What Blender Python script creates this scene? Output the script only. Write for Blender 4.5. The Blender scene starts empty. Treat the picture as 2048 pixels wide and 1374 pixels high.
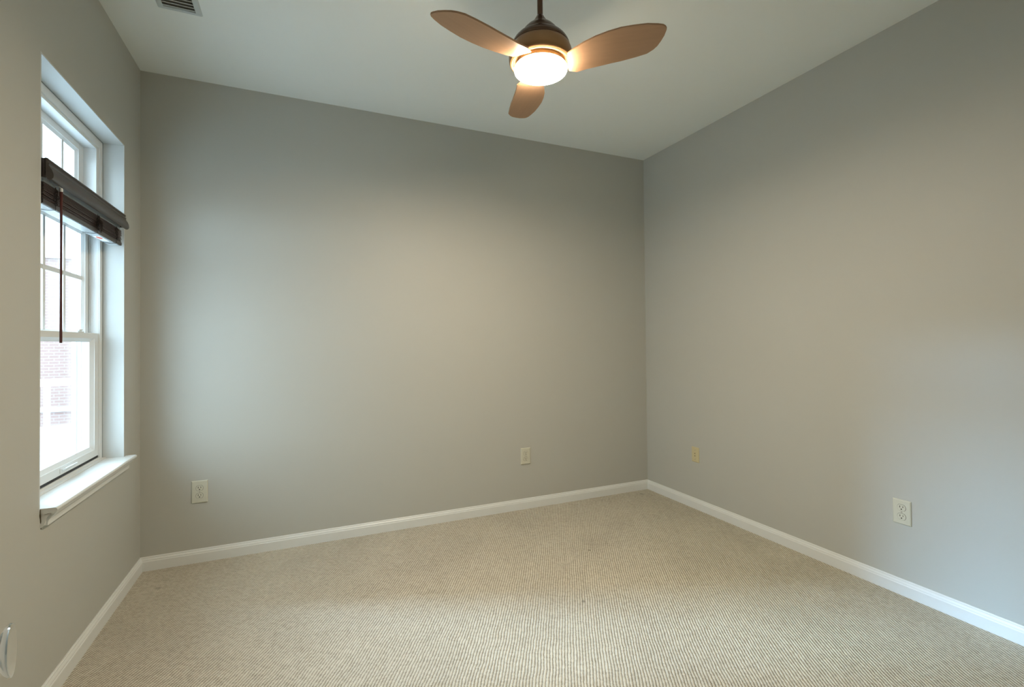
import bpy, bmesh, math, random
from mathutils import Vector, Matrix
random.seed(4)
S = bpy.context.scene
C = S.collection

# ------------------------------------------------------------ camera
W, CEIL, YF = 3.436, 2.74, -3.30          # right wall x, ceiling height, front wall y
yaw, pitch, roll = -0.4127680, 0.0134513, -0.0098991
F = Vector((-math.sin(yaw)*math.cos(pitch), math.cos(yaw)*math.cos(pitch), math.sin(pitch)))
R = Vector((math.cos(yaw), math.sin(yaw), 0)); U = R.cross(F)
R2 = R*math.cos(roll) + U*math.sin(roll); U2 = -R*math.sin(roll) + U*math.cos(roll)
cd = bpy.data.cameras.new('camera'); cam = bpy.data.objects.new('camera', cd); C.objects.link(cam)
M = Matrix((R2, U2, -F)).transposed().to_4x4(); M.translation = Vector((0.81388, -3.20517, 1.22070))
cam.matrix_world = M
cd.sensor_width = 36; cd.lens = 955.462*36/2048; cd.shift_y = -14.2/2048; cd.clip_start = 0.02; cd.clip_end = 300
S.camera = cam

# ------------------------------------------------------------ view, sky
S.view_settings.view_transform = 'Standard'; S.view_settings.look = 'None'
S.view_settings.gamma = 1; S.view_settings.use_curve_mapping = False
S.view_settings.exposure = 0.20
SKY_BASE, SKY_GAP, SKY_SIDE, LAMP, HALL_FILL = 6.0, 135.0, 4.6, 125.0, 20.0
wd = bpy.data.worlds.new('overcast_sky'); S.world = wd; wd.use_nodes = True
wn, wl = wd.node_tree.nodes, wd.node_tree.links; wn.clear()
def wmath(op, a, b=None, c=None):
    n = wn.new('ShaderNodeMath'); n.operation = op
    for i, v in enumerate((a, b, c)):
        if v is None: continue
        if isinstance(v, (int, float)): n.inputs[i].default_value = v
        else: wl.new(v, n.inputs[i])
    return n.outputs[0]
def wramp(v, a, b):
    n = wn.new('ShaderNodeMapRange'); n.interpolation_type = 'SMOOTHSTEP'
    wl.new(v, n.inputs[0]); n.inputs[1].default_value = a; n.inputs[2].default_value = b
    return n.outputs[0]
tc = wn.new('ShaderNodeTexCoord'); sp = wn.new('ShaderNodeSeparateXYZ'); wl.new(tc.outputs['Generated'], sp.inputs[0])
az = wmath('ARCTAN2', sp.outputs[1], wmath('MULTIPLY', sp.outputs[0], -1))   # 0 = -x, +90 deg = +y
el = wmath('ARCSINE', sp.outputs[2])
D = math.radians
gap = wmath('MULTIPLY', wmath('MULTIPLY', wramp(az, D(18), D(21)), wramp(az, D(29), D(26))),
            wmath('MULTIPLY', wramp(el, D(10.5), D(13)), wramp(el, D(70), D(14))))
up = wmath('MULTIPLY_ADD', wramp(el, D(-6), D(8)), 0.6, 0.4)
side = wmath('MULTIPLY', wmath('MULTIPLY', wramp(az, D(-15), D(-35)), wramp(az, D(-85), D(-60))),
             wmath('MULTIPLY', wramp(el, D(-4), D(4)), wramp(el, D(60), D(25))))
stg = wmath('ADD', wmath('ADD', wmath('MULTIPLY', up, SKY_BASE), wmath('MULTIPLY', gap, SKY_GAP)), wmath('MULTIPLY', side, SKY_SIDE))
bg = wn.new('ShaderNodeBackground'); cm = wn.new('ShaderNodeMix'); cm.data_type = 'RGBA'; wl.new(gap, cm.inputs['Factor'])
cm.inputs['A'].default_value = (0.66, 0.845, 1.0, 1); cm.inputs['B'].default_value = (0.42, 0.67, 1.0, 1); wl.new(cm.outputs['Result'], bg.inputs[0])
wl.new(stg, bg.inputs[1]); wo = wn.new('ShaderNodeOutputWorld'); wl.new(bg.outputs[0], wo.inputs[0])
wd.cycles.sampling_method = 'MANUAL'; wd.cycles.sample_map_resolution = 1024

# ------------------------------------------------------------ materials
def mat(name, col, rough=0.6, metal=0.0, spec=0.5, **kw):
    m = bpy.data.materials.new(name); m.use_nodes = True
    b = m.node_tree.nodes['Principled BSDF']
    b.inputs['Base Color'].default_value = (*col, 1); b.inputs['Roughness'].default_value = rough
    b.inputs['Metallic'].default_value = metal; b.inputs['Specular IOR Level'].default_value = spec
    for k, v in kw.items(): b.inputs[k.replace('_', ' ')].default_value = v
    return m
def add_noise(m, scale, amt, bump=0.0, bscale=200, stretch=(1, 1, 1)):
    """gentle procedural mottling of the base colour + fine bump"""
    nt = m.node_tree; n, l = nt.nodes, nt.links; b = n['Principled BSDF']
    t = n.new('ShaderNodeTexCoord'); mp = n.new('ShaderNodeMapping'); mp.inputs['Scale'].default_value = stretch
    l.new(t.outputs['Object'], mp.inputs[0])
    z = n.new('ShaderNodeTexNoise'); z.inputs['Scale'].default_value = scale; z.inputs['Detail'].default_value = 4
    l.new(mp.outputs[0], z.inputs['Vector'])
    c = b.inputs['Base Color'].default_value[:]
    x = n.new('ShaderNodeMix'); x.data_type = 'RGBA'
    x.inputs['A'].default_value = (*[v*(1-amt) for v in c[:3]], 1); x.inputs['B'].default_value = (*[min(1, v*(1+amt)) for v in c[:3]], 1)
    l.new(z.outputs['Fac'], x.inputs['Factor']); l.new(x.outputs['Result'], b.inputs['Base Color'])
    if bump:
        z2 = n.new('ShaderNodeTexNoise'); z2.inputs['Scale'].default_value = bscale; l.new(mp.outputs[0], z2.inputs['Vector'])
        bp = n.new('ShaderNodeBump'); bp.inputs['Strength'].default_value = bump; bp.inputs['Distance'].default_value = 0.001
        l.new(z2.outputs['Fac'], bp.inputs['Height']); l.new(bp.outputs[0], b.inputs['Normal'])
    return m
paint = add_noise(mat('wall_paint', (0.492, 0.50, 0.462), 0.55, spec=0.35), 2.0, 0.012, 0.12, 260)
ceilm = add_noise(mat('ceiling_paint', (0.88, 0.935, 0.92), 0.8, spec=0.2), 2.0, 0.01, 0.1, 200)
trimw = add_noise(mat('white_trim_paint', (0.74, 0.77, 0.76), 0.35), 5.0, 0.012)
vinyl = add_noise(mat('white_vinyl', (0.78, 0.81, 0.81), 0.35), 6.0, 0.01)
bladem = add_noise(mat('brown_fan_blade', (0.40, 0.245, 0.145), 0.42, spec=0.45), 6.0, 0.10, stretch=(1, 12, 12))
bronze = add_noise(mat('bronze_housing', (0.36, 0.20, 0.09), 0.30, metal=0.35), 9.0, 0.05)
dkbronze = mat('dark_bronze', (0.12, 0.065, 0.04), 0.25, metal=0.6)
ringm = mat('cream_inner_ring', (0.50, 0.34, 0.17), 0.4, metal=0.2)
walnut = add_noise(mat('dark_walnut', (0.048, 0.038, 0.036), 0.28, spec=0.7), 14.0, 0.35, stretch=(12, 1, 12))
slatm = add_noise(mat('walnut_slat', (0.075, 0.050, 0.044), 0.3), 14.0, 0.35, stretch=(12, 1, 12))
railm = mat('headrail_metal', (0.62, 0.70, 0.75), 0.3, metal=0.2)
walnut_red = add_noise(mat('dark_red_walnut', (0.085, 0.022, 0.02), 0.3), 14.0, 0.3, stretch=(12, 12, 1))
cordm = mat('dark_cord', (0.018, 0.012, 0.012), 0.8)
clearp = mat('clear_plastic', (0.7, 0.75, 0.78), 0.12)
paperm = mat('white_sticker', (0.85, 0.85, 0.84), 0.6)
redm = mat('red_print', (0.72, 0.18, 0.13), 0.6)
ivory = add_noise(mat('ivory_plastic', (0.60, 0.60, 0.50), 0.35), 30.0, 0.01)
yivory = add_noise(mat('yellowed_plastic', (0.60, 0.54, 0.33), 0.4), 30.0, 0.02)
slotm = mat('dark_slot', (0.02, 0.018, 0.015), 0.8)
gapm = mat('dark_gap_strip', (0.03, 0.032, 0.034), 0.7)
chrome = mat('chrome', (0.75, 0.78, 0.8), 0.14, metal=1.0)
screwm = mat('screw_metal', (0.45, 0.43, 0.36), 0.35, metal=0.8)
crackm = mat('split_caulk', (0.09, 0.075, 0.045), 0.9)
ventm = mat('vent_white', (0.60, 0.68, 0.70), 0.4)
doorm = add_noise(mat('door_paint', (0.72, 0.72, 0.69), 0.4), 4.0, 0.01)
concrete = add_noise(mat('pale_concrete', (0.72, 0.73, 0.74), 0.9), 1.2, 0.12)
duct = mat('duct_grey', (0.16, 0.16, 0.145), 0.7)

def glassmat():
    m = bpy.data.materials.new('window_glass'); m.use_nodes = True
    n, l = m.node_tree.nodes, m.node_tree.links; n.clear()
    t = n.new('ShaderNodeBsdfTransparent'); t.inputs[0].default_value = (0.95, 0.975, 0.97, 1)
    g = n.new('ShaderNodeBsdfGlossy'); g.inputs['Roughness'].default_value = 0.02
    f = n.new('ShaderNodeFresnel'); ge = n.new('ShaderNodeNewGeometry')      # same reflectance on both faces of the thin pane
    e1 = n.new('ShaderNodeMath'); e1.operation = 'MULTIPLY_ADD'; e1.inputs[1].default_value = -2; e1.inputs[2].default_value = 1; l.new(ge.outputs['Backfacing'], e1.inputs[0])
    e2 = n.new('ShaderNodeMath'); e2.operation = 'POWER'; e2.inputs[0].default_value = 1.5; l.new(e1.outputs[0], e2.inputs[1]); l.new(e2.outputs[0], f.inputs[0])
    x = n.new('ShaderNodeMixShader'); o = n.new('ShaderNodeOutputMaterial')
    l.new(f.outputs[0], x.inputs[0]); l.new(t.outputs[0], x.inputs[1]); l.new(g.outputs[0], x.inputs[2]); l.new(x.outputs[0], o.inputs[0])
    return m
glass = glassmat()
def lampmat():
    m = bpy.data.materials.new('lit_frosted_glass'); m.use_nodes = True
    b = m.node_tree.nodes['Principled BSDF']; b.inputs['Base Color'].default_value = (0.9, 0.88, 0.82, 1)
    b.inputs['Roughness'].default_value = 0.4
    b.inputs['Emission Color'].default_value = (1.0, 0.83, 0.62, 1); b.inputs['Emission Strength'].default_value = LAMP
    return m
lampm = lampmat()
def brickmat():
    m = mat('red_brick', (0.5, 0.3, 0.25), 0.9); nt = m.node_tree; n, l = nt.nodes, nt.links; b = n['Principled BSDF']
    t = n.new('ShaderNodeTexCoord'); mp = n.new('ShaderNodeMapping'); mp.inputs['Rotation'].default_value = (D(90), 0, 0)
    br = n.new('ShaderNodeTexBrick'); l.new(t.outputs['Object'], mp.inputs[0]); l.new(mp.outputs[0], br.inputs[0])
    br.inputs['Scale'].default_value = 1.0; br.inputs['Brick Width'].default_value = 0.21; br.inputs['Row Height'].default_value = 0.078
    br.inputs['Mortar Size'].default_value = 0.011
    br.inputs['Color1'].default_value = (0.31, 0.205, 0.185, 1); br.inputs['Color2'].default_value = (0.29, 0.19, 0.17, 1); br.inputs['Mortar'].default_value = (0.35, 0.29, 0.275, 1)
    l.new(br.outputs[0], b.inputs['Base Color']); return m
brick = brickmat()
def carpetmat():
    m = mat('berber_carpet', (0.5, 0.45, 0.36), 0.95, spec=0.1); nt = m.node_tree; n, l = nt.nodes, nt.links; b = n['Principled BSDF']
    def mth(op, a, v=None, c=None):
        q = n.new('ShaderNodeMath'); q.operation = op
        for i, s in enumerate((a, v, c)):
            if s is None: continue
            if isinstance(s, (int, float)): q.inputs[i].default_value = s
            else: l.new(s, q.inputs[i])
        return q.outputs[0]
    t = n.new('ShaderNodeTexCoord')
    wob = n.new('ShaderNodeTexNoise'); wob.inputs['Scale'].default_value = 9; wob.inputs['Detail'].default_value = 3
    l.new(t.outputs['Object'], wob.inputs['Vector'])
    mp = n.new('ShaderNodeMapping'); mp.inputs['Rotation'].default_value = (0, 0, D(30)); l.new(t.outputs['Object'], mp.inputs[0])
    s = n.new('ShaderNodeSeparateXYZ'); l.new(mp.outputs[0], s.inputs[0])
    u = mth('MULTIPLY_ADD', wob.outputs['Fac'], 0.013, s.outputs[0])
    uu = mth('DIVIDE', u, 0.0115)                      # ribs, 11.5 mm apart
    row = mth('FLOOR', uu); fu = mth('FRACT', uu)
    wn_ = n.new('ShaderNodeTexWhiteNoise'); wn_.noise_dimensions = '1D'; l.new(row, wn_.inputs['W'])
    vv = mth('ADD', mth('DIVIDE', s.outputs[1], 0.0085), wn_.outputs['Value'])
    cell = mth('FLOOR', vv); fv = mth('FRACT', vv)
    ru = mth('SINE', mth('MULTIPLY', fu, math.pi)); rv = mth('SINE', mth('MULTIPLY', fv, math.pi))
    cv = n.new('ShaderNodeCombineXYZ'); l.new(row, cv.inputs[0]); l.new(cell, cv.inputs[1])
    w2 = n.new('ShaderNodeTexWhiteNoise'); w2.noise_dimensions = '2D'; l.new(cv.outputs[0], w2.inputs['Vector'])
    h = mth('MULTIPLY', mth('POWER', ru, 0.6), mth('MULTIPLY_ADD', rv, 0.35, 0.65))
    h = mth('MULTIPLY_ADD', w2.outputs['Value'], 0.34, h)
    fine = n.new('ShaderNodeTexNoise'); fine.inputs['Scale'].default_value = 420; fine.inputs['Detail'].default_value = 2
    l.new(t.outputs['Object'], fine.inputs['Vector'])
    h = mth('MULTIPLY_ADD', fine.outputs['Fac'], 0.45, h)
    bp = n.new('ShaderNodeBump'); bp.inputs['Strength'].default_value = 0.85; bp.inputs['Distance'].default_value = 0.004
    l.new(h, bp.inputs['Height']); l.new(bp.outputs[0], b.inputs['Normal'])
    # yarn: flecked cream, shade between the ribs painted in as brown, faint traffic stains
    big = n.new('ShaderNodeTexNoise'); big.inputs['Scale'].default_value = 2.2; big.inputs['Detail'].default_value = 3
    l.new(t.outputs['Object'], big.inputs['Vector'])
    r1 = n.new('ShaderNodeMapRange'); l.new(h, r1.inputs[0]); r1.inputs[1].default_value = 0.50; r1.inputs[2].default_value = 1.2
    mx = n.new('ShaderNodeMix'); mx.data_type = 'RGBA'; l.new(r1.outputs[0], mx.inputs['Factor'])
    mx.inputs['A'].default_value = (0.27, 0.235, 0.175, 1); mx.inputs['B'].default_value = (0.64, 0.605, 0.505, 1)
    r2 = n.new('ShaderNodeMapRange'); l.new(big.outputs['Fac'], r2.inputs[0]); r2.inputs[1].default_value = 0.3; r2.inputs[2].default_value = 0.7
    r2.inputs[3].default_value = 0.93; r2.inputs[4].default_value = 1.04
    tint = r2.outputs[0]
    for (sx, sy, rad, dark) in STAINS:
        vm = n.new('ShaderNodeVectorMath'); vm.operation = 'DISTANCE'; l.new(t.outputs['Object'], vm.inputs[0]); vm.inputs[1].default_value = (sx, sy, 0)
        dd = mth('MULTIPLY_ADD', wob.outputs['Fac'], rad*0.9, mth('SUBTRACT', vm.outputs['Value'], rad*0.45))
        rr = n.new('ShaderNodeMapRange'); rr.interpolation_type = 'SMOOTHSTEP'; l.new(dd, rr.inputs[0])
        rr.inputs[1].default_value = rad*0.3; rr.inputs[2].default_value = rad; rr.inputs[3].default_value = dark; rr.inputs[4].default_value = 1.0
        tint = mth('MULTIPLY', tint, rr.outputs[0])
    sc = n.new('ShaderNodeVectorMath'); sc.operation = 'SCALE'; l.new(mx.outputs['Result'], sc.inputs[0]); l.new(tint, sc.inputs['Scale'])
    l.new(sc.outputs[0], b.inputs['Base Color'])
    return m
STAINS = [(2.35, -0.80, 0.014, 0.55), (2.50, -0.72, 0.16, 0.93), (0.14, -0.26, 0.022, 0.75), (2.02, -1.26, 0.012, 0.6), (3.30, -0.10, 0.03, 0.8)]
carpet = carpetmat()

# ------------------------------------------------------------ mesh helpers
def box(bm, x0, x1, y0, y1, z0, z1, bev=0.0):
    r = bmesh.ops.create_cube(bm, size=1)
    for v in r['verts']:
        v.co = Vector(((x0+x1)/2 + v.co.x*(x1-x0), (y0+y1)/2 + v.co.y*(y1-y0), (z0+z1)/2 + v.co.z*(z1-z0)))
    if bev:
        es = list({e for v in r['verts'] for e in v.link_edges})
        bmesh.ops.bevel(bm, geom=es, offset=bev, segments=2, affect='EDGES', profile=0.6)
def prism(bm, pts, axis, a, b):
    """closed profile pts extruded along axis from a to b. pts are the two other coords in xyz order"""
    def P(p, s):
        return {'x': (s, p[0], p[1]), 'y': (p[0], s, p[1]), 'z': (p[0], p[1], s)}[axis]
    A = [bm.verts.new(P(p, a)) for p in pts]; B = [bm.verts.new(P(p, b)) for p in pts]
    bm.faces.new(A); bm.faces.new(B[::-1])
    for i in range(len(pts)):
        j = (i+1) % len(pts); bm.faces.new((A[i], B[i], B[j], A[j]))
def lathe(bm, prof, n=64, c=(0, 0, 0), cap=True):
    rings = []
    for r, z in prof:
        if r < 1e-6: rings.append([bm.verts.new((c[0], c[1], c[2]+z))])
        else: rings.append([bm.verts.new((c[0]+r*math.cos(2*math.pi*k/n), c[1]+r*math.sin(2*math.pi*k/n), c[2]+z)) for k in range(n)])
    for a, b in zip(rings[:-1], rings[1:]):
        for k in range(n):
            q = (k+1) % n
            vs = [a[k % len(a)], a[q % len(a)], b[q % len(b)], b[k % len(b)]]
            u_ = []
            for v in vs:
                if v not in u_: u_.append(v)
            if len(u_) > 2: bm.faces.new(u_)
    if cap:
        for rg in (rings[0], rings[-1]):
            if len(rg) > 1: bm.faces.new(rg)
def tube(bm, pts, r, n=8, closed=False):
    pts = [Vector(p) for p in pts]; rings = []; up0 = Vector((0.13, 0.31, 0.94))
    rad = r if isinstance(r, (list, tuple)) else [r]*len(pts)
    N = len(pts)
    for i, p in enumerate(pts):
        d = (pts[(i+1) % N]-pts[i-1]) if closed else (pts[min(i+1, N-1)]-pts[max(i-1, 0)])
        d.normalize(); a = d.cross(up0); a.normalize(); b = a.cross(d)
        rings.append([bm.verts.new(p + a*rad[i]*math.cos(2*math.pi*k/n) + b*rad[i]*math.sin(2*math.pi*k/n)) for k in range(n)])
    rng = range(N) if closed else range(N-1)
    for i in rng:
        A, B = rings[i], rings[(i+1) % N]
        for k in range(n): bm.faces.new((A[k], A[(k+1) % n], B[(k+1) % n], B[k]))
    if not closed: bm.faces.new(rings[0][::-1]); bm.faces.new(rings[-1])
def obj(name, bm, m, parent=None, smooth=False, loc=None):
    bmesh.ops.recalc_face_normals(bm, faces=bm.faces)
    me = bpy.data.meshes.new(name); bm.to_mesh(me); bm.free(); me.materials.append(m)
    if smooth:
        me.polygons.foreach_set('use_smooth', [True]*len(me.polygons))
        me.set_sharp_from_angle(angle=math.radians(38))
    o = bpy.data.objects.new(name, me); C.objects.link(o)
    if parent: o.parent = parent
    if loc: o.location = loc
    return o
def NB(): return bmesh.new()
def thing(name, label, cat, loc=(0, 0, 0), rot=(0, 0, 0), group=None, kind=None):
    o = bpy.data.objects.new(name, None); o.empty_display_size = 0.1; C.objects.link(o); o.location = loc; o.rotation_euler = rot
    if label: o['label'] = label
    if cat: o['category'] = cat
    if group: o['group'] = group
    if kind: o['kind'] = kind
    return o
def struct(name, bm, m, label=None, cat=None, **k):
    o = obj(name, bm, m, **k); o['kind'] = 'structure'
    if label: o['label'] = label
    if cat: o['category'] = cat
    return o

# ------------------------------------------------------------ room shell
TW = 0.19                                             # window wall thickness
Y0, Y1, Z0, Z1 = -1.083, -0.258, 0.676, 2.224         # window opening (finished)
e = 0.006
bm = NB(); box(bm, -TW, W+0.12, YF-1.6, 0.12, -0.12, 0.0); struct('floor', bm, carpet, 'beige looped berber carpet over the whole floor', 'floor')
bm = NB(); box(bm, -TW, W+0.12, YF-1.6, 0.12, CEIL, CEIL+0.12); struct('ceiling', bm, ceilm, 'plain pale painted ceiling', 'ceiling')
bm = NB(); box(bm, -TW, W+0.12, 0, 0.12, 0, CEIL); struct('wall_back', bm, paint, 'plain grey wall facing the camera', 'wall')
bm = NB(); box(bm, W, W+0.12, YF-0.12, 0, 0, CEIL); struct('wall_right', bm, paint, 'plain grey wall on the right', 'wall')
bm = NB()
box(bm, -TW, 0, Y1+e, 0, 0, CEIL); box(bm, -TW, 0, YF-0.12, Y0-e, 0, CEIL)
box(bm, -TW, 0, Y0-e, Y1+e, Z1+e, CEIL); box(bm, -TW, 0, Y0-e, Y1+e, 0, Z0-0.02)
struct('wall_left', bm, paint, 'grey wall on the left with the window', 'wall')
DX0, DX1, DZ = 0.44, 1.26, 2.04                       # doorway behind the camera
bm = NB()
box(bm, 0, DX0, YF-0.12, YF, 0, CEIL); box(bm, DX1, W, YF-0.12, YF, 0, CEIL); box(bm, DX0, DX1, YF-0.12, YF, DZ, CEIL)
struct('wall_front', bm, paint, 'grey wall behind the camera with the doorway', 'wall')
# hallway beyond the doorway
bm = NB()
box(bm, -TW, 0.0, YF-1.6, YF-0.12, 0, CEIL); box(bm, W, W+0.12, YF-1.6, YF-0.12, 0, CEIL); box(bm, -TW, W+0.12, YF-1.72, YF-1.6, 0, CEIL)
struct('wall_hall', bm, paint, 'hallway walls beyond the doorway', 'wall')
hl = bpy.data.lights.new('hall_fill_light', 'AREA'); hl.shape = 'DISK'; hl.size = 0.4; hl.energy = HALL_FILL; hl.color = (0.78, 0.91, 1.0)  # added fill lamp, out of view, brightens the room through the doorway
ho = bpy.data.objects.new('hall_fill_light', hl); ho.location = (0.9, YF-0.85, CEIL-0.05); C.objects.link(ho)

# baseboards
BH = 0.0745
bp_ = [(0, 0), (0.014, 0), (0.014, 0.050), (0.0115, 0.0545), (0.0115, 0.0585), (0.0095, 0.0625), (0.0065, 0.0665), (0.0065, 0.0705), (0.004, BH), (0, BH)]
bm = NB(); prism(bm, [(x, z) for x, z in bp_], 'y', YF, 0); struct('baseboard_left', bm, trimw, 'white baseboard under the window', 'baseboard')
bm = NB(); prism(bm, [(W-x, z) for x, z in bp_], 'y', YF, 0); struct('baseboard_right', bm, trimw, 'white baseboard along the right wall', 'baseboard')
bm = NB(); prism(bm, [(-y, z) for y, z in bp_], 'x', 0.0, W); struct('baseboard_back', bm, trimw, 'white baseboard along the back wall', 'baseboard')

# ------------------------------------------------------------ window
win = thing('window_1', 'tall white window of a fixed light over two sliding sashes in the left wall', 'window', (0, (Y0+Y1)/2, Z0), kind='structure')
oy, oz = (Y0+Y1)/2, Z0
def wobj(name, bm, m, parent=win, **k):
    for v in bm.verts: v.co -= Vector((0, oy, oz))
    return obj(name, bm, m, parent=parent, **k)
def ring(bm, x0, x1, y0, y1, z0, z1, w, wb=None, wt=None, bev=0.0015):
    wb = w if wb is None else wb; wt = w if wt is None else wt
    box(bm, x0, x1, y0, y0+w, z0, z1, bev); box(bm, x0, x1, y1-w, y1, z0, z1, bev)
    box(bm, x0, x1, y0+w, y1-w, z0, z0+wb, bev); box(bm, x0, x1, y0+w, y1-w, z1-wt, z1, bev)
def bevelring(bm, x0, x1, y0, y1, z0, z1, w):
    """sloping glazing bead from the outer rectangle (at x1) to the inner one (at x0)"""
    O = [(y0, z0), (y1, z0), (y1, z1), (y0, z1)]; I = [(y0+w, z0+w), (y1-w, z0+w), (y1-w, z1-w), (y0+w, z1-w)]
    o = [bm.verts.new((x1, *p)) for p in O]; i = [bm.verts.new((x0, *p)) for p in I]; ob = [bm.verts.new((x0, *p)) for p in O]
    for k in range(4):
        j = (k+1) % 4; bm.faces.new((o[k], o[j], i[j], i[k])); bm.faces.new((ob[k], ob[j], o[j], o[k])); bm.faces.new((ob[k], i[k], i[j], ob[j]))
# lining of the reveal
bm = NB(); box(bm, -TW, 0.0, Y1, Y1+e, Z0-0.02, Z1+e); box(bm, -TW, 0.0, Y0-e, Y0, Z0-0.02, Z1+e); box(bm, -TW, 0.0, Y0, Y1, Z1, Z1+e)
wobj('reveal_lining', bm, mat('reveal_paint', (0.60, 0.63, 0.62), 0.5))
# frame
XF = -0.085
bm = NB()
for s in (1, -1):
    ya = Y1 if s > 0 else Y0
    def yb(a, b): return (ya-a, ya-b) if s > 0 else (ya+b, ya+a)
    def bb(x0, x1, a, b, z0, z1, bev=0.001):
        p, q = sorted(yb(a, b)); box(bm, x0, x1, p, q, z0, z1, bev)
    bb(-0.188, XF, 0.0015, 0.032, 0.676, Z1-0.002)
    bb(-0.121, XF-0.004, 0.030, 0.0335, 0.70, 1.80)          # track ribs
    bb(-0.125, -0.1215, 0.030, 0.037, 0.70, 1.80)
    bb(-0.160, -0.155, 0.030, 0.039, 0.70, 1.80)
    bb(-0.188, -0.172, 0.030, 0.043, 0.70, 1.80)
    bb(-0.188, XF-0.006, 0.030, 0.060, 1.86, 2.20)
box(bm, -0.188, XF, Y0+0.030, Y1-0.030, 2.186, Z1-0.002, 0.001)
box(bm, -0.188, XF-0.006, Y0+0.058, Y1-0.058, 2.172, 2.19, 0.001)
box(bm, -0.188, XF, Y0+0.030, Y1-0.030, 1.80, 1.872, 0.001)
box(bm, -0.188, XF+0.000, Y0+0.030, Y1-0.030, 0.674, 0.690, 0.001)
wobj('window_frame', bm, vinyl)
bm = NB(); box(bm, -0.15, XF-0.0065, Y0+0.033, Y1-0.033, 0.690, 0.7005); wobj('sash_gap_strip', bm, gapm)  # near-black strip stands in for the shaded gap under the sash
bm = NB()                                              # darker grey caulk line along the joint of reveal and frame
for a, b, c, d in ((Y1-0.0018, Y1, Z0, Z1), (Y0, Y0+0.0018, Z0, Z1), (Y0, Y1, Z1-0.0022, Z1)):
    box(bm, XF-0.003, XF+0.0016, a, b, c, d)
wobj('caulk_line', bm, mat('grey_caulk', (0.28, 0.33, 0.34), 0.9))
# fixed top light
ts = NB(); ring(ts, -0.165, -0.140, Y0+0.060, Y1-0.060, 1.872, 2.172, 0.052, 0.035, 0.030)
bevelring(ts, -0.152, -0.142, Y0+0.112, Y1-0.112, 1.907, 2.142, 0.012)
ts = wobj('top_sash', ts, vinyl)
MY = (-0.505, -0.690, -0.875)
bm = NB()
for y in MY: box(bm, -0.156, -0.149, y-0.009, y+0.009, 1.90, 2.15, 0.002)
g = wobj('muntin_grid', bm, vinyl, parent=ts); 
bm = NB(); box(bm, -0.160, -0.157, Y0+0.10, Y1-0.10, 1.89, 2.16); wobj('glass_pane', bm, glass, parent=ts)
# upper sash
bm = NB(); ring(bm, -0.153, -0.127, Y0+0.033, Y1-0.033, 1.250, 1.798, 0.042, 0.036, 0.036)
bevelring(bm, -0.140, -0.129, Y0+0.075, Y1-0.075, 1.286, 1.762, 0.010)
us = wobj('upper_sash', bm, vinyl)
bm = NB()
for y in (-0.52, -0.70, -0.88): box(bm, -0.143, -0.136, y-0.010, y+0.010, 1.28, 1.77, 0.002)
box(bm, -0.1425, -0.1365, Y0+0.075, Y1-0.075, 1.535, 1.555, 0.002)
wobj('muntin_grid', bm, vinyl, parent=us)
bm = NB(); box(bm, -0.148, -0.145, Y0+0.07, Y1-0.07, 1.28, 1.77); wobj('glass_pane', bm, glass, parent=us)
# lower sash
bm = NB(); ring(bm, -0.119, -0.091, Y0+0.034, Y1-0.034, 0.7005, 1.286, 0.042, 0.034, 0.026)
bevelring(bm, -0.106, -0.093, Y0+0.076, Y1-0.076, 0.7345, 1.260, 0.016)
ls = wobj('lower_sash', bm, vinyl)
bm = NB(); box(bm, -0.112, -0.109, Y0+0.08, Y1-0.08, 0.74, 1.256); wobj('glass_pane', bm, glass, parent=ls)
for y in (-0.475, -0.87):
    bm = NB(); box(bm, -0.116, -0.094, y-0.032, y+0.032, 1.286, 1.291, 0.002)
    lathe(bm, [(0.009, 0), (0.009, 0.006), (0.006, 0.008), (0.0, 0.008)], 20, (-0.105, y+0.008, 1.291))
    prism(bm, [(-0.112, y-0.006), (-0.098, y-0.006), (-0.099, y+0.030), (-0.106, y+0.034), (-0.112, y+0.028)], 'z', 1.2955, 1.3005)
    wobj('sash_lock', bm, trimw, parent=ls)
for y in (-0.62, ):
    bm = NB()
    prism(bm, [(-0.0915, 0.712), (-0.083, 0.7155), (-0.076, 0.722), (-0.0745, 0.7265), (-0.078, 0.7275), (-0.084, 0.7225), (-0.0915, 0.722)], 'y', y-0.055, y+0.055)
    wobj('sash_lift', bm, vinyl, parent=ls)
    bm = NB(); box(bm, -0.0915, -0.088, y-0.068, y-0.0555, 0.708, 0.727, 0.002); wobj('lift_latch', bm, trimw, parent=ls)
# inner stool board, nosing and apron
bm = NB()
nos = [(-0.085, Z0-0.019), (0.036, Z0-0.019), (0.042, Z0-0.016), (0.0455, Z0-0.010), (0.0455, Z0-0.006), (0.042, Z0-0.001), (0.038, Z0), (-0.085, Z0)]
prism(bm, nos, 'y', Y0+0.0005, Y1-0.0005)
A = [(0, Z0-0.019), (0.036, Z0-0.019), (0.042, Z0-0.016), (0.0455, Z0-0.010), (0.0455, Z0-0.006), (0.042, Z0-0.001), (0.038, Z0), (0, Z0)]
prism(bm, A, 'y', Y1-0.0005, Y1+0.030)
wobj('window_sill', bm, trimw, smooth=False)
bm = NB(); box(bm, -0.085, -0.070, Y0+0.001, Y1-0.001, Z0, Z0+0.006, 0.001); wobj('sill_stop', bm, vinyl)
bm = NB()
ap = [(0.0, Z0-0.019), (0.034, Z0-0.019), (0.033, Z0-0.027), (0.027, Z0-0.031), (0.0235, Z0-0.037), (0.018, Z0-0.044), (0.0165, Z0-0.052), (0.0165, Z0-0.061), (0.0, Z0-0.061)]
prism(bm, ap, 'y', Y0+0.012, Y1+0.018); wobj('sill_apron', bm, trimw)
bm = NB()                                               # crumbled caulk wedge at the apron's near end
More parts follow.
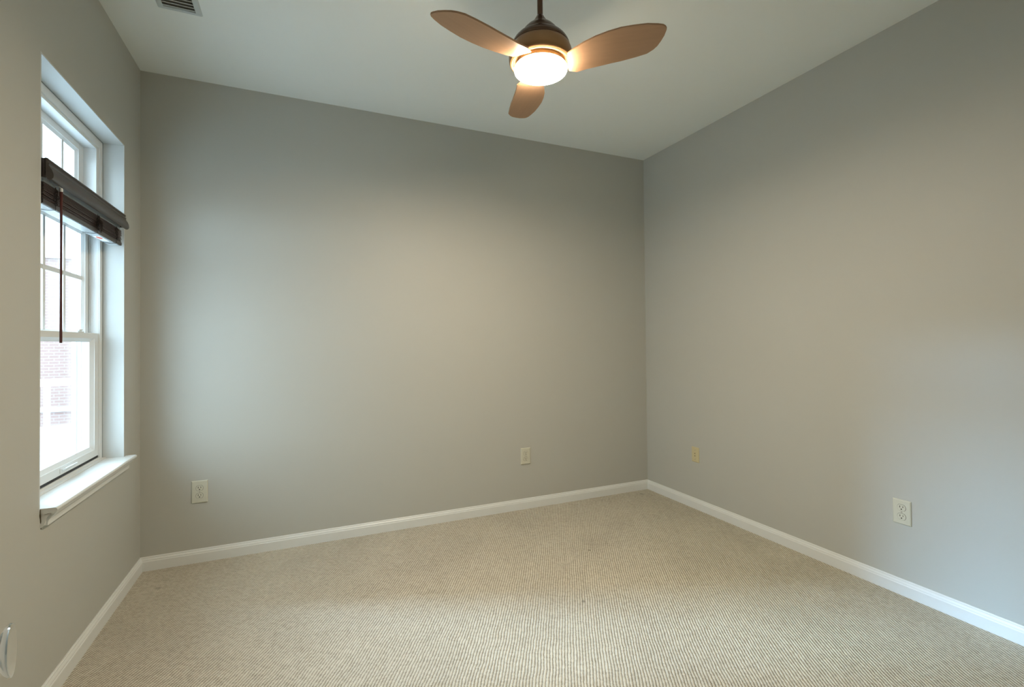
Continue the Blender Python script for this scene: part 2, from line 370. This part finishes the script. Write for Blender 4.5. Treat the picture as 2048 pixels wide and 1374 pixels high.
prism(bm, [(0.0, Z0-0.019), (0.026, Z0-0.019), (0.015, Z0-0.034), (0.010, Z0-0.058), (0.0, Z0-0.066)], 'y', Y0+0.002, Y0+0.012); wobj('apron_end', bm, trimw)
bm = NB()
tube(bm, [(0.0012, Y0-0.0005, Z0-0.001), (0.0012, Y0-0.0015, Z0-0.018), (0.0015, Y0+0.001, Z0-0.034), (0.0012, Y0+0.0045, Z0-0.054), (0.0012, Y0+0.005, Z0-0.070)], [0.0008, 0.0022, 0.0014, 0.0022, 0.001], 6)
tube(bm, [(0.012, Y0+0.0015, Z0-0.0195), (0.020, Y0+0.0012, Z0-0.0188), (0.028, Y0+0.0005, Z0-0.0180)], [0.0006, 0.0010, 0.0004], 5)
wobj('caulk_crack', bm, crackm)

# ------------------------------------------------------------ blind
BY0, BY1 = -1.070, -0.292
bl = thing('window_blind', 'dark walnut wooden slatted blind pulled up to the top of the left window', 'blind', (0, (BY0+BY1)/2, 1.80))
by, bz = (BY0+BY1)/2, 1.80
def bobj(name, bm, m, parent=bl, **k):
    for v in bm.verts: v.co -= Vector((0, by, bz))
    return obj(name, bm, m, parent=parent, **k)
vp = [(0.006, 1.872), (0.013, 1.872), (0.0165, 1.868), (0.0165, 1.863), (0.0135, 1.861), (0.0135, 1.857), (0.018, 1.855), (0.0185, 1.850),
      (0.016, 1.847), (0.019, 1.842), (0.025, 1.832), (0.029, 1.820), (0.030, 1.811), (0.0285, 1.804), (0.024, 1.799), (0.018, 1.7975), (0.013, 1.800), (0.011, 1.806), (0.006, 1.812)]
bm = NB(); prism(bm, vp, 'y', BY0-0.004, BY1); 
prism(bm, [(-0.045, 1.806), (0.008, 1.806), (0.008, 1.870), (-0.045, 1.870)], 'y', BY0-0.004, BY0+0.004)
prism(bm, [(-0.045, 1.806), (0.008, 1.806), (0.008, 1.870), (-0.045, 1.870)], 'y', BY1-0.008, BY1)
bobj('valance', bm, walnut, smooth=True)
bm = NB(); box(bm, -0.050, -0.004, BY0+0.006, BY1-0.010, 1.793, 1.838, 0.002)
box(bm, -0.0045, -0.001, BY0+0.006, BY1-0.010, 1.793, 1.799, 0.001)
bobj('headrail', bm, railm)
bm = NB(); NS = 11; zt = 1.789; zb_ = 1.7375
for i in range(NS):
    z = zb_ + (zt-zb_)*i/(NS-1); dx = random.uniform(-0.0012, 0.0012); dz = random.uniform(-0.0004, 0.0004); dy = random.uniform(-0.001, 0.001)
    box(bm, -0.051+dx, 0.0+dx, BY0+0.003+dy, BY1-0.003+dy, z-0.00125+dz, z+0.00125+dz, 0.0006)
bobj('slat_stack', bm, slatm)
bm = NB(); prism(bm, [(-0.050, 1.716), (-0.002, 1.716), (0.0005, 1.720), (0.0005, 1.7315), (-0.002, 1.7345), (-0.050, 1.7345)], 'y', BY0+0.001, BY1-0.002)
br_ = bobj('bottom_rail', bm, walnut)
bm = NB(); box(bm, -0.0465, -0.0055, BY0+0.004, BY1-0.006, 1.7146, 1.7159); bobj('rail_underside', bm, mat('rail_underside_grey', (0.42, 0.48, 0.50), 0.25), parent=br_)
bm = NB(); box(bm, -0.040, -0.014, -0.525, -0.405, 1.7138, 1.7146)
st = bobj('warning_sticker', bm, paperm, parent=br_); st['label'] = 'white sticker with a red oval'
bm = NB(); lathe(bm, [(0.0, 0), (1.0, 0), (1.0, 0.0006), (0.0, 0.0006)], 28)
for v in bm.verts: v.co = Vector((-0.027+v.co.x*0.0095, -0.487+v.co.y*0.026, 1.7132+v.co.z))
bobj('sticker_oval', bm, redm, parent=br_)
# ladder cords under the rail, three sets of cords and knotted pulls
LY = (-0.985, -0.60, -0.375)
for k, y in enumerate(LY):
    bm = NB()
    for x in (0.003, -0.053):
        tube(bm, [(x, y, 1.795), (x+0.0008, y+0.002, 1.76), (x, y, 1.733), (x*0.9, y+0.001, 1.7135)], 0.0008, 5)
    tube(bm, [(0.0025, y, 1.7135), (-0.02, y+0.012, 1.7125), (-0.0475, y-0.004, 1.7135)], 0.0009, 5)
    # slack ladder loops bunched in front of the stack
    for q in range(11):
        zc = 1.785 - q*0.0052; r0 = random.uniform(0.006, 0.014); ph = random.uniform(0, 6.28); lean = random.uniform(-0.5, 0.5)
        pts = []
        for j in range(12):
            a = 2*math.pi*j/12
            pts.append((0.005+0.0028*math.sin(a+ph), y+random.uniform(-.001, .001)+r0*math.cos(a)+0.004*math.sin(q*1.7+k), zc+0.0055*math.sin(a)+lean*r0*math.cos(a)*0.4))
        tube(bm, pts, 0.00075, 5, closed=True)
    bobj('ladder_cord', bm, cordm, smooth=True)
bm = NB()                                               # coiled lift cord hanging at the middle
for q in range(6):
    pts = []; r0 = 0.014+0.0022*q
    for j in range(20):
        a = 2*math.pi*j/20
        pts.append((0.009+0.004*math.sin(a*2+q), -0.60+r0*0.8*math.cos(a)+0.003*q-0.012*max(0, -math.sin(a)), 1.757+r0*1.05*math.sin(a)-0.003*q))
    tube(bm, pts, 0.0011, 6, closed=True)
tube(bm, [(0.008, -0.60, 1.79), (0.011, -0.605, 1.765), (0.009, -0.615, 1.742), (0.004, -0.60, 1.727)], 0.0013, 6)
bobj('lift_cord', bm, cordm, smooth=True)
# tilt wand
bm = NB(); wx, wy = 0.020, -0.990
prof = [(0.0, 1.236), (0.0038, 1.236), (0.0044, 1.242), (0.0036, 1.40), (0.0034, 1.60), (0.0042, 1.752), (0.0050, 1.768), (0.0046, 1.780), (0.0, 1.781)]
lathe(bm, prof, 8, (wx, wy, 0)); bobj('tilt_wand', bm, walnut_red)
bm = NB(); lathe(bm, [(0.0, 1.779), (0.0048, 1.779), (0.0058, 1.784), (0.0045, 1.792), (0.0, 1.794)], 14, (wx, wy, 0))
tube(bm, [(wx, wy, 1.790), (wx-0.006, wy, 1.798), (wx-0.018, wy, 1.798), (-0.005, wy-0.002, 1.806)], 0.0022, 8)
bobj('wand_hook', bm, clearp, smooth=True)

# ------------------------------------------------------------ ceiling fan
KF = 0.94                                              # fan is drawn at 2.42 m, then sized to hang at its true height
FC = Vector((1.7062, -1.4857, 0)); ZB = 1.2207 + (2.42-1.2207)*KF
fan = thing('ceiling_fan', 'bronze three-bladed ceiling fan with a lit frosted lamp, hanging on a rod', 'ceiling fan', (FC.x, FC.y, CEIL))
def fobj(name, bm, m, parent=fan, fit=True, **k):
    for v in bm.verts:
        if fit: v.co = Vector((v.co.x*KF, v.co.y*KF, ZB+(v.co.z-2.42)*KF))
        v.co.z -= CEIL
    return obj(name, bm, m, parent=parent, **k)
bm = NB(); lathe(bm, [(0.0, CEIL-0.0005), (0.058, CEIL-0.0005), (0.058, CEIL-0.014), (0.048, CEIL-0.030), (0.022, CEIL-0.044), (0.0, CEIL-0.044)], 48); fobj('canopy', bm, dkbronze, fit=False, smooth=True)
bm = NB(); lathe(bm, [(0.0121*KF, CEIL-0.040), (0.0121*KF, ZB+0.21*KF)], 32); fobj('downrod', bm, dkbronze, fit=False, smooth=True)
bm = NB()
lathe(bm, [(0.0122, 2.642), (0.0150, 2.638), (0.0225, 2.625), (0.0300, 2.613), (0.0370, 2.603), (0.0400, 2.6005), (0.0480, 2.596), (0.0600, 2.586), (0.0720, 2.573), (0.0820, 2.559), (0.0870, 2.5495),
           (0.0885, 2.5465), (0.0960, 2.5440), (0.1050, 2.537), (0.1150, 2.526), (0.1225, 2.5135), (0.1262, 2.504), (0.1265, 2.4985), (0.10, 2.4985)], 72)
fobj('motor_cap', bm, dkbronze, smooth=True)
bm = NB()
lathe(bm, [(0.10, 2.4985), (0.1245, 2.4985), (0.1285, 2.494), (0.1345, 2.478), (0.1372, 2.460), (0.1372, 2.446), (0.1345, 2.434), (0.1300, 2.4285), (0.127, 2.4278), (0.127, 2.436), (0.10, 2.436)], 72)
fobj('motor_housing', bm, bronze, smooth=True)
bm = NB(); lathe(bm, [(0.1268, 2.440), (0.1268, 2.4265), (0.1245, 2.4248), (0.1225, 2.4262), (0.1222, 2.431), (0.1195, 2.431), (0.1195, 2.4272), (0.1178, 2.4265), (0.1165, 2.428), (0.1160, 2.434), (0.100, 2.4345), (0.0, 2.4345)], 72, cap=False)
lr = fobj('light_ring', bm, ringm, smooth=True)
bm = NB(); lathe(bm, [(0.0, 2.4109), (0.1115, 2.4109), (0.1115, 2.4125), (0.105, 2.4155), (0.100, 2.4350), (0.0, 2.4350)], 72); fobj('lamp_glow_block', bm, ringm, smooth=True)  # added disc, covers the glass top so its glow misses the ring recess
bm = NB(); pr = [(0.0, 2.4105), (0.108, 2.4105), (0.1125, 2.4085), (0.1140, 2.405), (0.1140, 2.400), (0.1125, 2.3955), (0.107, 2.392), (0.090, 2.3885), (0.060, 2.386), (0.03, 2.385), (0.0, 2.3848)]
lathe(bm, pr, 72); fobj('lamp_glass', bm, lampm, smooth=True)
fl = bpy.data.lights.new('fan_bulb_light', 'AREA'); fl.shape = 'DISK'; fl.size = 0.19; fl.energy = 17.5; fl.color = (1.0, 0.83, 0.62)
fo = bpy.data.objects.new('fan_bulb_light', fl); fo.location = (FC.x, FC.y, ZB-0.0365*KF); C.objects.link(fo)
ol = [(0.118, 0.047), (0.151, 0.060), (0.20, 0.0475), (0.25, 0.041), (0.30, 0.0335), (0.34, 0.029), (0.40, 0.018), (0.445, 0.009), (0.470, -0.008), (0.484, -0.026), (0.497, -0.05), (0.5075, -0.075),
      (0.5135, -0.098), (0.5135, -0.108), (0.509, -0.117), (0.500, -0.125), (0.48, -0.132), (0.44, -0.1385), (0.39, -0.1405), (0.34, -0.139), (0.29, -0.130), (0.24, -0.1155), (0.19, -0.094), (0.15, -0.071), (0.12, -0.052)]
ol = [(r*KF, t*KF) for r, t in ol]
pt = math.radians(12); TH = math.radians(-36)
for k in range(3):
    bm = NB(); T_ = 0.0032
    A = [bm.verts.new((r, t, -T_)) for r, t in ol]; B = [bm.verts.new((r, t, T_)) for r, t in ol]
    bm.faces.new(A); bm.faces.new(B[::-1]); es = []
    for i in range(len(ol)):
        j = (i+1) % len(ol); bm.faces.new((A[i], B[i], B[j], A[j]))
    bmesh.ops.bevel(bm, geom=[x for x in bm.edges if abs(x.verts[0].co.z-x.verts[1].co.z) < 1e-6], offset=0.0018, segments=2, affect='EDGES')
    bmesh.ops.triangulate(bm, faces=[f for f in bm.faces if len(f.verts) > 8])
    b = obj('fan_blade', bm, bladem, parent=fan); b.location = (0, 0, ZB-CEIL)
    b.rotation_euler = (Matrix.Rotation(TH+k*2*math.pi/3, 3, 'Z') @ Matrix.Rotation(-pt, 3, 'X')).to_euler()
fan_parts = fan

# ------------------------------------------------------------ ceiling vent
vx0, vx1, vy1, vy0 = 0.226, 0.398, -0.640, -0.985
vt = thing('ceiling_vent', 'white metal air register set in the ceiling near the window', 'air vent', ((vx0+vx1)/2, (vy0+vy1)/2, CEIL))
cx, cy = (vx0+vx1)/2, (vy0+vy1)/2
def vobj(name, bm, m, parent=vt, **k):
    for v in bm.verts: v.co -= Vector((cx, cy, CEIL))
    return obj(name, bm, m, parent=parent, **k)
bm = NB(); bw = 0.024; O = [(vx0, vy0), (vx1, vy0), (vx1, vy1), (vx0, vy1)]
I1 = [(vx0+0.004, vy0+0.004), (vx1-0.004, vy0+0.004), (vx1-0.004, vy1-0.004), (vx0+0.004, vy1-0.004)]
I2 = [(vx0+bw, vy0+bw), (vx1-bw, vy0+bw), (vx1-bw, vy1-bw), (vx0+bw, vy1-bw)]
Rr = [[bm.verts.new((x, y, z)) for x, y in P_] for P_, z in ((O, CEIL), (I1, CEIL-0.006), (I2, CEIL-0.0085), (I2, CEIL-0.0005))]
for a, b_ in zip(Rr[:-1], Rr[1:]):
    for k in range(4): bm.faces.new((a[k], a[(k+1) % 4], b_[(k+1) % 4], b_[k]))
vobj('vent_frame', bm, ventm)
bm = NB(); box(bm, vx0+bw, vx1-bw, vy0+bw, vy1-bw, CEIL-0.0012, CEIL-0.0004); vobj('duct_back', bm, duct)
bm = NB(); y = vy1-bw-0.009
while y > vy0+bw+0.004:
    prism(bm, [(y-0.0050, CEIL-0.0074), (y-0.0024, CEIL-0.0082), (y-0.0018, CEIL-0.0074), (y+0.0030, CEIL-0.0018), (y+0.0022, CEIL-0.0014), (y-0.0032, CEIL-0.0070)], 'x', vx0+bw, vx1-bw); y -= 0.0215
vobj('louvre_blades', bm, mat('louvre_white', (0.62, 0.66, 0.64), 0.4))

# ------------------------------------------------------------ wall plates
def plate(name, label, cat, loc, rz, w, h, m, group=None, duplex=True):
    """local frame: plate in the xz plane, facing -y"""
    t = thing(name, label, cat, loc, (0, 0, rz), group)
    bm = NB(); D_ = 0.0058
    a, b = w/2, h/2; i = 0.0042
    pts = [[(-a, -b), (a, -b), (a, b), (-a, b)], [(-a, -b), (a, -b), (a, b), (-a, b)], [(-a+i, -b+i), (a-i, -b+i), (a-i, b-i), (-a+i, b-i)]]
    ys = [0, -0.0022, -D_]
    Rg = [[bm.verts.new((x, y, z)) for x, z in P_] for P_, y in zip(pts, ys)]
    for q, r in zip(Rg[:-1], Rg[1:]):
        for k in range(4): bm.faces.new((q[k], q[(k+1) % 4], r[(k+1) % 4], r[k]))
    bm.faces.new(Rg[-1]); bm.faces.new(Rg[0])
    bmesh.ops.bevel(bm, geom=[x for x in bm.edges if x.calc_length() > 0.02], offset=0.0011, segments=2, affect='EDGES')
    obj('cover_plate', bm, m, parent=t, smooth=True)
    def disc(bm, r, x, z, y0, y1, n=24, fx=1, fz=1, flat=None):
        P_ = []
        for k in range(n):
            an = 2*math.pi*k/n; px, pz = r*math.cos(an)*fx, r*math.sin(an)*fz
            if flat: pz = max(-flat, min(flat, pz))
            P_.append((x+px, z+pz))
        A_ = [bm.verts.new((p[0], y0, p[1])) for p in P_]; B_ = [bm.verts.new((p[0], y1, p[1])) for p in P_]
        bm.faces.new(A_); bm.faces.new(B_[::-1])
        for k in range(n): bm.faces.new((A_[k], B_[k], B_[(k+1) % n], A_[(k+1) % n]))
    if duplex:
        for s in (1, -1):
            zc = s*0.0212
            bm = NB(); disc(bm, 0.0186, 0, zc, -D_+0.0005, -D_-0.0003, 32, flat=0.0152); obj('receptacle_gap', bm, slotm, parent=t)
            bm = NB(); disc(bm, 0.0176, 0, zc, -D_, -D_-0.0016, 32, flat=0.0143); f = obj('receptacle', bm, m, parent=t)
            bm = NB(); yy = -D_-0.0019
            box(bm, -0.0075, -0.0050, yy, yy+0.0012, zc-0.0004, zc+0.0085); box(bm, 0.0052, 0.0074, yy, yy+0.0012, zc+0.0004, zc+0.0080)
            disc(bm, 0.0029, 0, zc-0.0072, yy+0.0012, yy, 14); obj('socket_slots', bm, slotm, parent=f)
        bm = NB(); disc(bm, 0.0036, 0, 0, -D_+0.0002, -D_-0.0012, 16); obj('screw', bm, screwm, parent=t)
    else:
        for zz in (h/2-0.022, -h/2+0.022):
            bm = NB(); disc(bm, 0.0034, 0, zz, -D_+0.0002, -D_-0.0011, 16); obj('screw', bm, screwm, parent=t)
        for zz in (0.0095, -0.0080):
            bm = NB(); disc(bm, 0.0052, 0, zz, -D_+0.0002, -D_-0.0022, 18); j = obj('jack', bm, m, parent=t)
            bm = NB(); disc(bm, 0.0034, 0, zz, -D_-0.0021, -D_-0.0026, 14); obj('jack_socket', bm, slotm, parent=j)
    return t
plate('power_outlet', 'ivory double power outlet on the back wall below and right of the window', 'power outlet', (0.2755, -0.0002, 0.395), 0, 0.080, 0.127, ivory, 'double power outlets on the walls')
plate('power_outlet', 'ivory double power outlet on the back wall near the right corner', 'power outlet', (2.317, -0.0002, 0.385), 0, 0.079, 0.120, ivory, 'double power outlets on the walls')
plate('power_outlet', 'ivory double power outlet on the right wall, closest to the camera', 'power outlet', (W-0.0002, -1.848, 0.394), -math.pi/2, 0.078, 0.118, ivory, 'double power outlets on the walls')
plate('cable_jack_plate', 'yellowed narrow jack plate with two small round sockets on the right wall', 'wall jack', (W-0.0002, -0.5365, 0.392), -math.pi/2, 0.071, 0.110, yivory, None, duplex=False)

# ------------------------------------------------------------ open door beside the camera with its lever
door = thing('door_1', 'open white door at the left of the camera, only its chrome handle in view', 'door', (0.440, YF+0.005, 0), kind='structure')
def dobj(name, bm, m, parent=door, **k):
    for v in bm.verts: v.co -= Vector((0.440, YF+0.005, 0))
    return obj(name, bm, m, parent=parent, **k)
bm = NB(); box(bm, 0.450, 0.485, -3.285, -2.505, 0.012, 2.03, 0.002); dobj('door_panel', bm, doorm)
HX, HY, HZ = 0.485, -2.552, 0.9135
bm = NB()
def xtube(bm, x0, x1, r, y, z, n=28):
    A_ = [bm.verts.new((x0, y+r*math.cos(2*math.pi*k/n), z+r*math.sin(2*math.pi*k/n))) for k in range(n)]
    B_ = [bm.verts.new((x1, y+r*math.cos(2*math.pi*k/n), z+r*math.sin(2*math.pi*k/n))) for k in range(n)]
    bm.faces.new(A_[::-1]); bm.faces.new(B_)
    for k in range(n): bm.faces.new((A_[k], A_[(k+1) % n], B_[(k+1) % n], B_[k]))
xtube(bm, HX, HX+0.006, 0.028, HY, HZ); xtube(bm, HX+0.006, HX+0.009, 0.024, HY, HZ)
# slim shank flaring into an upright oval grip
secs = [(0.009, 0.0095, 0.0120), (0.034, 0.0088, 0.0125), (0.046, 0.0070, 0.0130), (0.0475, 0.0072, 0.0150), (0.0500, 0.0085, 0.0215), (0.0530, 0.0095, 0.0258),
        (0.0555, 0.0098, 0.0276), (0.0572, 0.0092, 0.0270), (0.0574, 0.0078, 0.0240), (0.0570, 0.004, 0.012), (0.0569, 0.0004, 0.001)]
prev = None; n_ = 40
for dx, ry, rz in secs:
    q = [bm.verts.new((HX+dx, HY+ry*math.cos(2*math.pi*k/n_), HZ+rz*math.sin(2*math.pi*k/n_))) for k in range(n_)]
    if prev:
        for k in range(n_): bm.faces.new((prev[k], prev[(k+1) % n_], q[(k+1) % n_], q[k]))
    else: bm.faces.new(q)
    prev = q
bm.faces.new(prev)
lv = dobj('door_handle', bm, chrome, smooth=True); lv['label'] = 'chrome door handle'

# ------------------------------------------------------------ outside
bm = NB(); box(bm, -60, 6, -40, 60, -3.4, -3.2); struct('ground_outside', bm, concrete, 'pale ground far below the window', 'ground')
BX, BY_ = -3.65, 9.1
nb = thing('brick_building', 'pale red brick building across the yard seen through the window', 'building', (-4.5, 13.0, -3.2))
def nobj(name, bm, m, **k):
    for v in bm.verts: v.co -= Vector((-4.5, 13.0, -3.2))
    return obj(name, bm, m, parent=nb, **k)
bm = NB(); box(bm, -16, -1.0, 13.0, 17.0, -3.2, 3.55); nobj('brick_wall', bm, brick)
bm = NB(); box(bm, -16.1, -0.9, 12.9, 17.1, 3.55, 3.70); nobj('roof_coping', bm, trimw)
bm = NB(); box(bm, -16.02, -0.98, 12.93, 13.0, -0.45, -0.33); nobj('stone_band', bm, trimw)
rl = thing('balcony_railing', 'white balcony railing with square post in front of the brick building', 'railing', (BX, BY_, -1.2), (0, 0, math.radians(35)))
L = 3.2
bm = NB(); box(bm, -L, L, -0.05, 0.05, 1.655, 1.805, 0.01); obj('top_rail', bm, vinyl, parent=rl)
bm = NB(); box(bm, -L, L, -0.04, 0.04, 0.755, 0.880, 0.01); obj('bottom_rail', bm, vinyl, parent=rl)
for x in (-2.3, -0.15, 1.8):
    bm = NB(); box(bm, x-0.042, x+0.042, -0.042, 0.042, 0.875, 1.66, 0.005); obj('railing_post', bm, vinyl, parent=rl)
for x in (-2.3, -0.15, 1.8):
    bm = NB(); box(bm, x-0.05, x+0.05, -0.05, 0.05, 0.55, 0.76); obj('railing_foot', bm, vinyl, parent=rl)
bm = NB(); box(bm, -L, L, -4.5, 1.6, 0.34, 0.56); obj('balcony_slab', bm, vinyl, parent=rl)
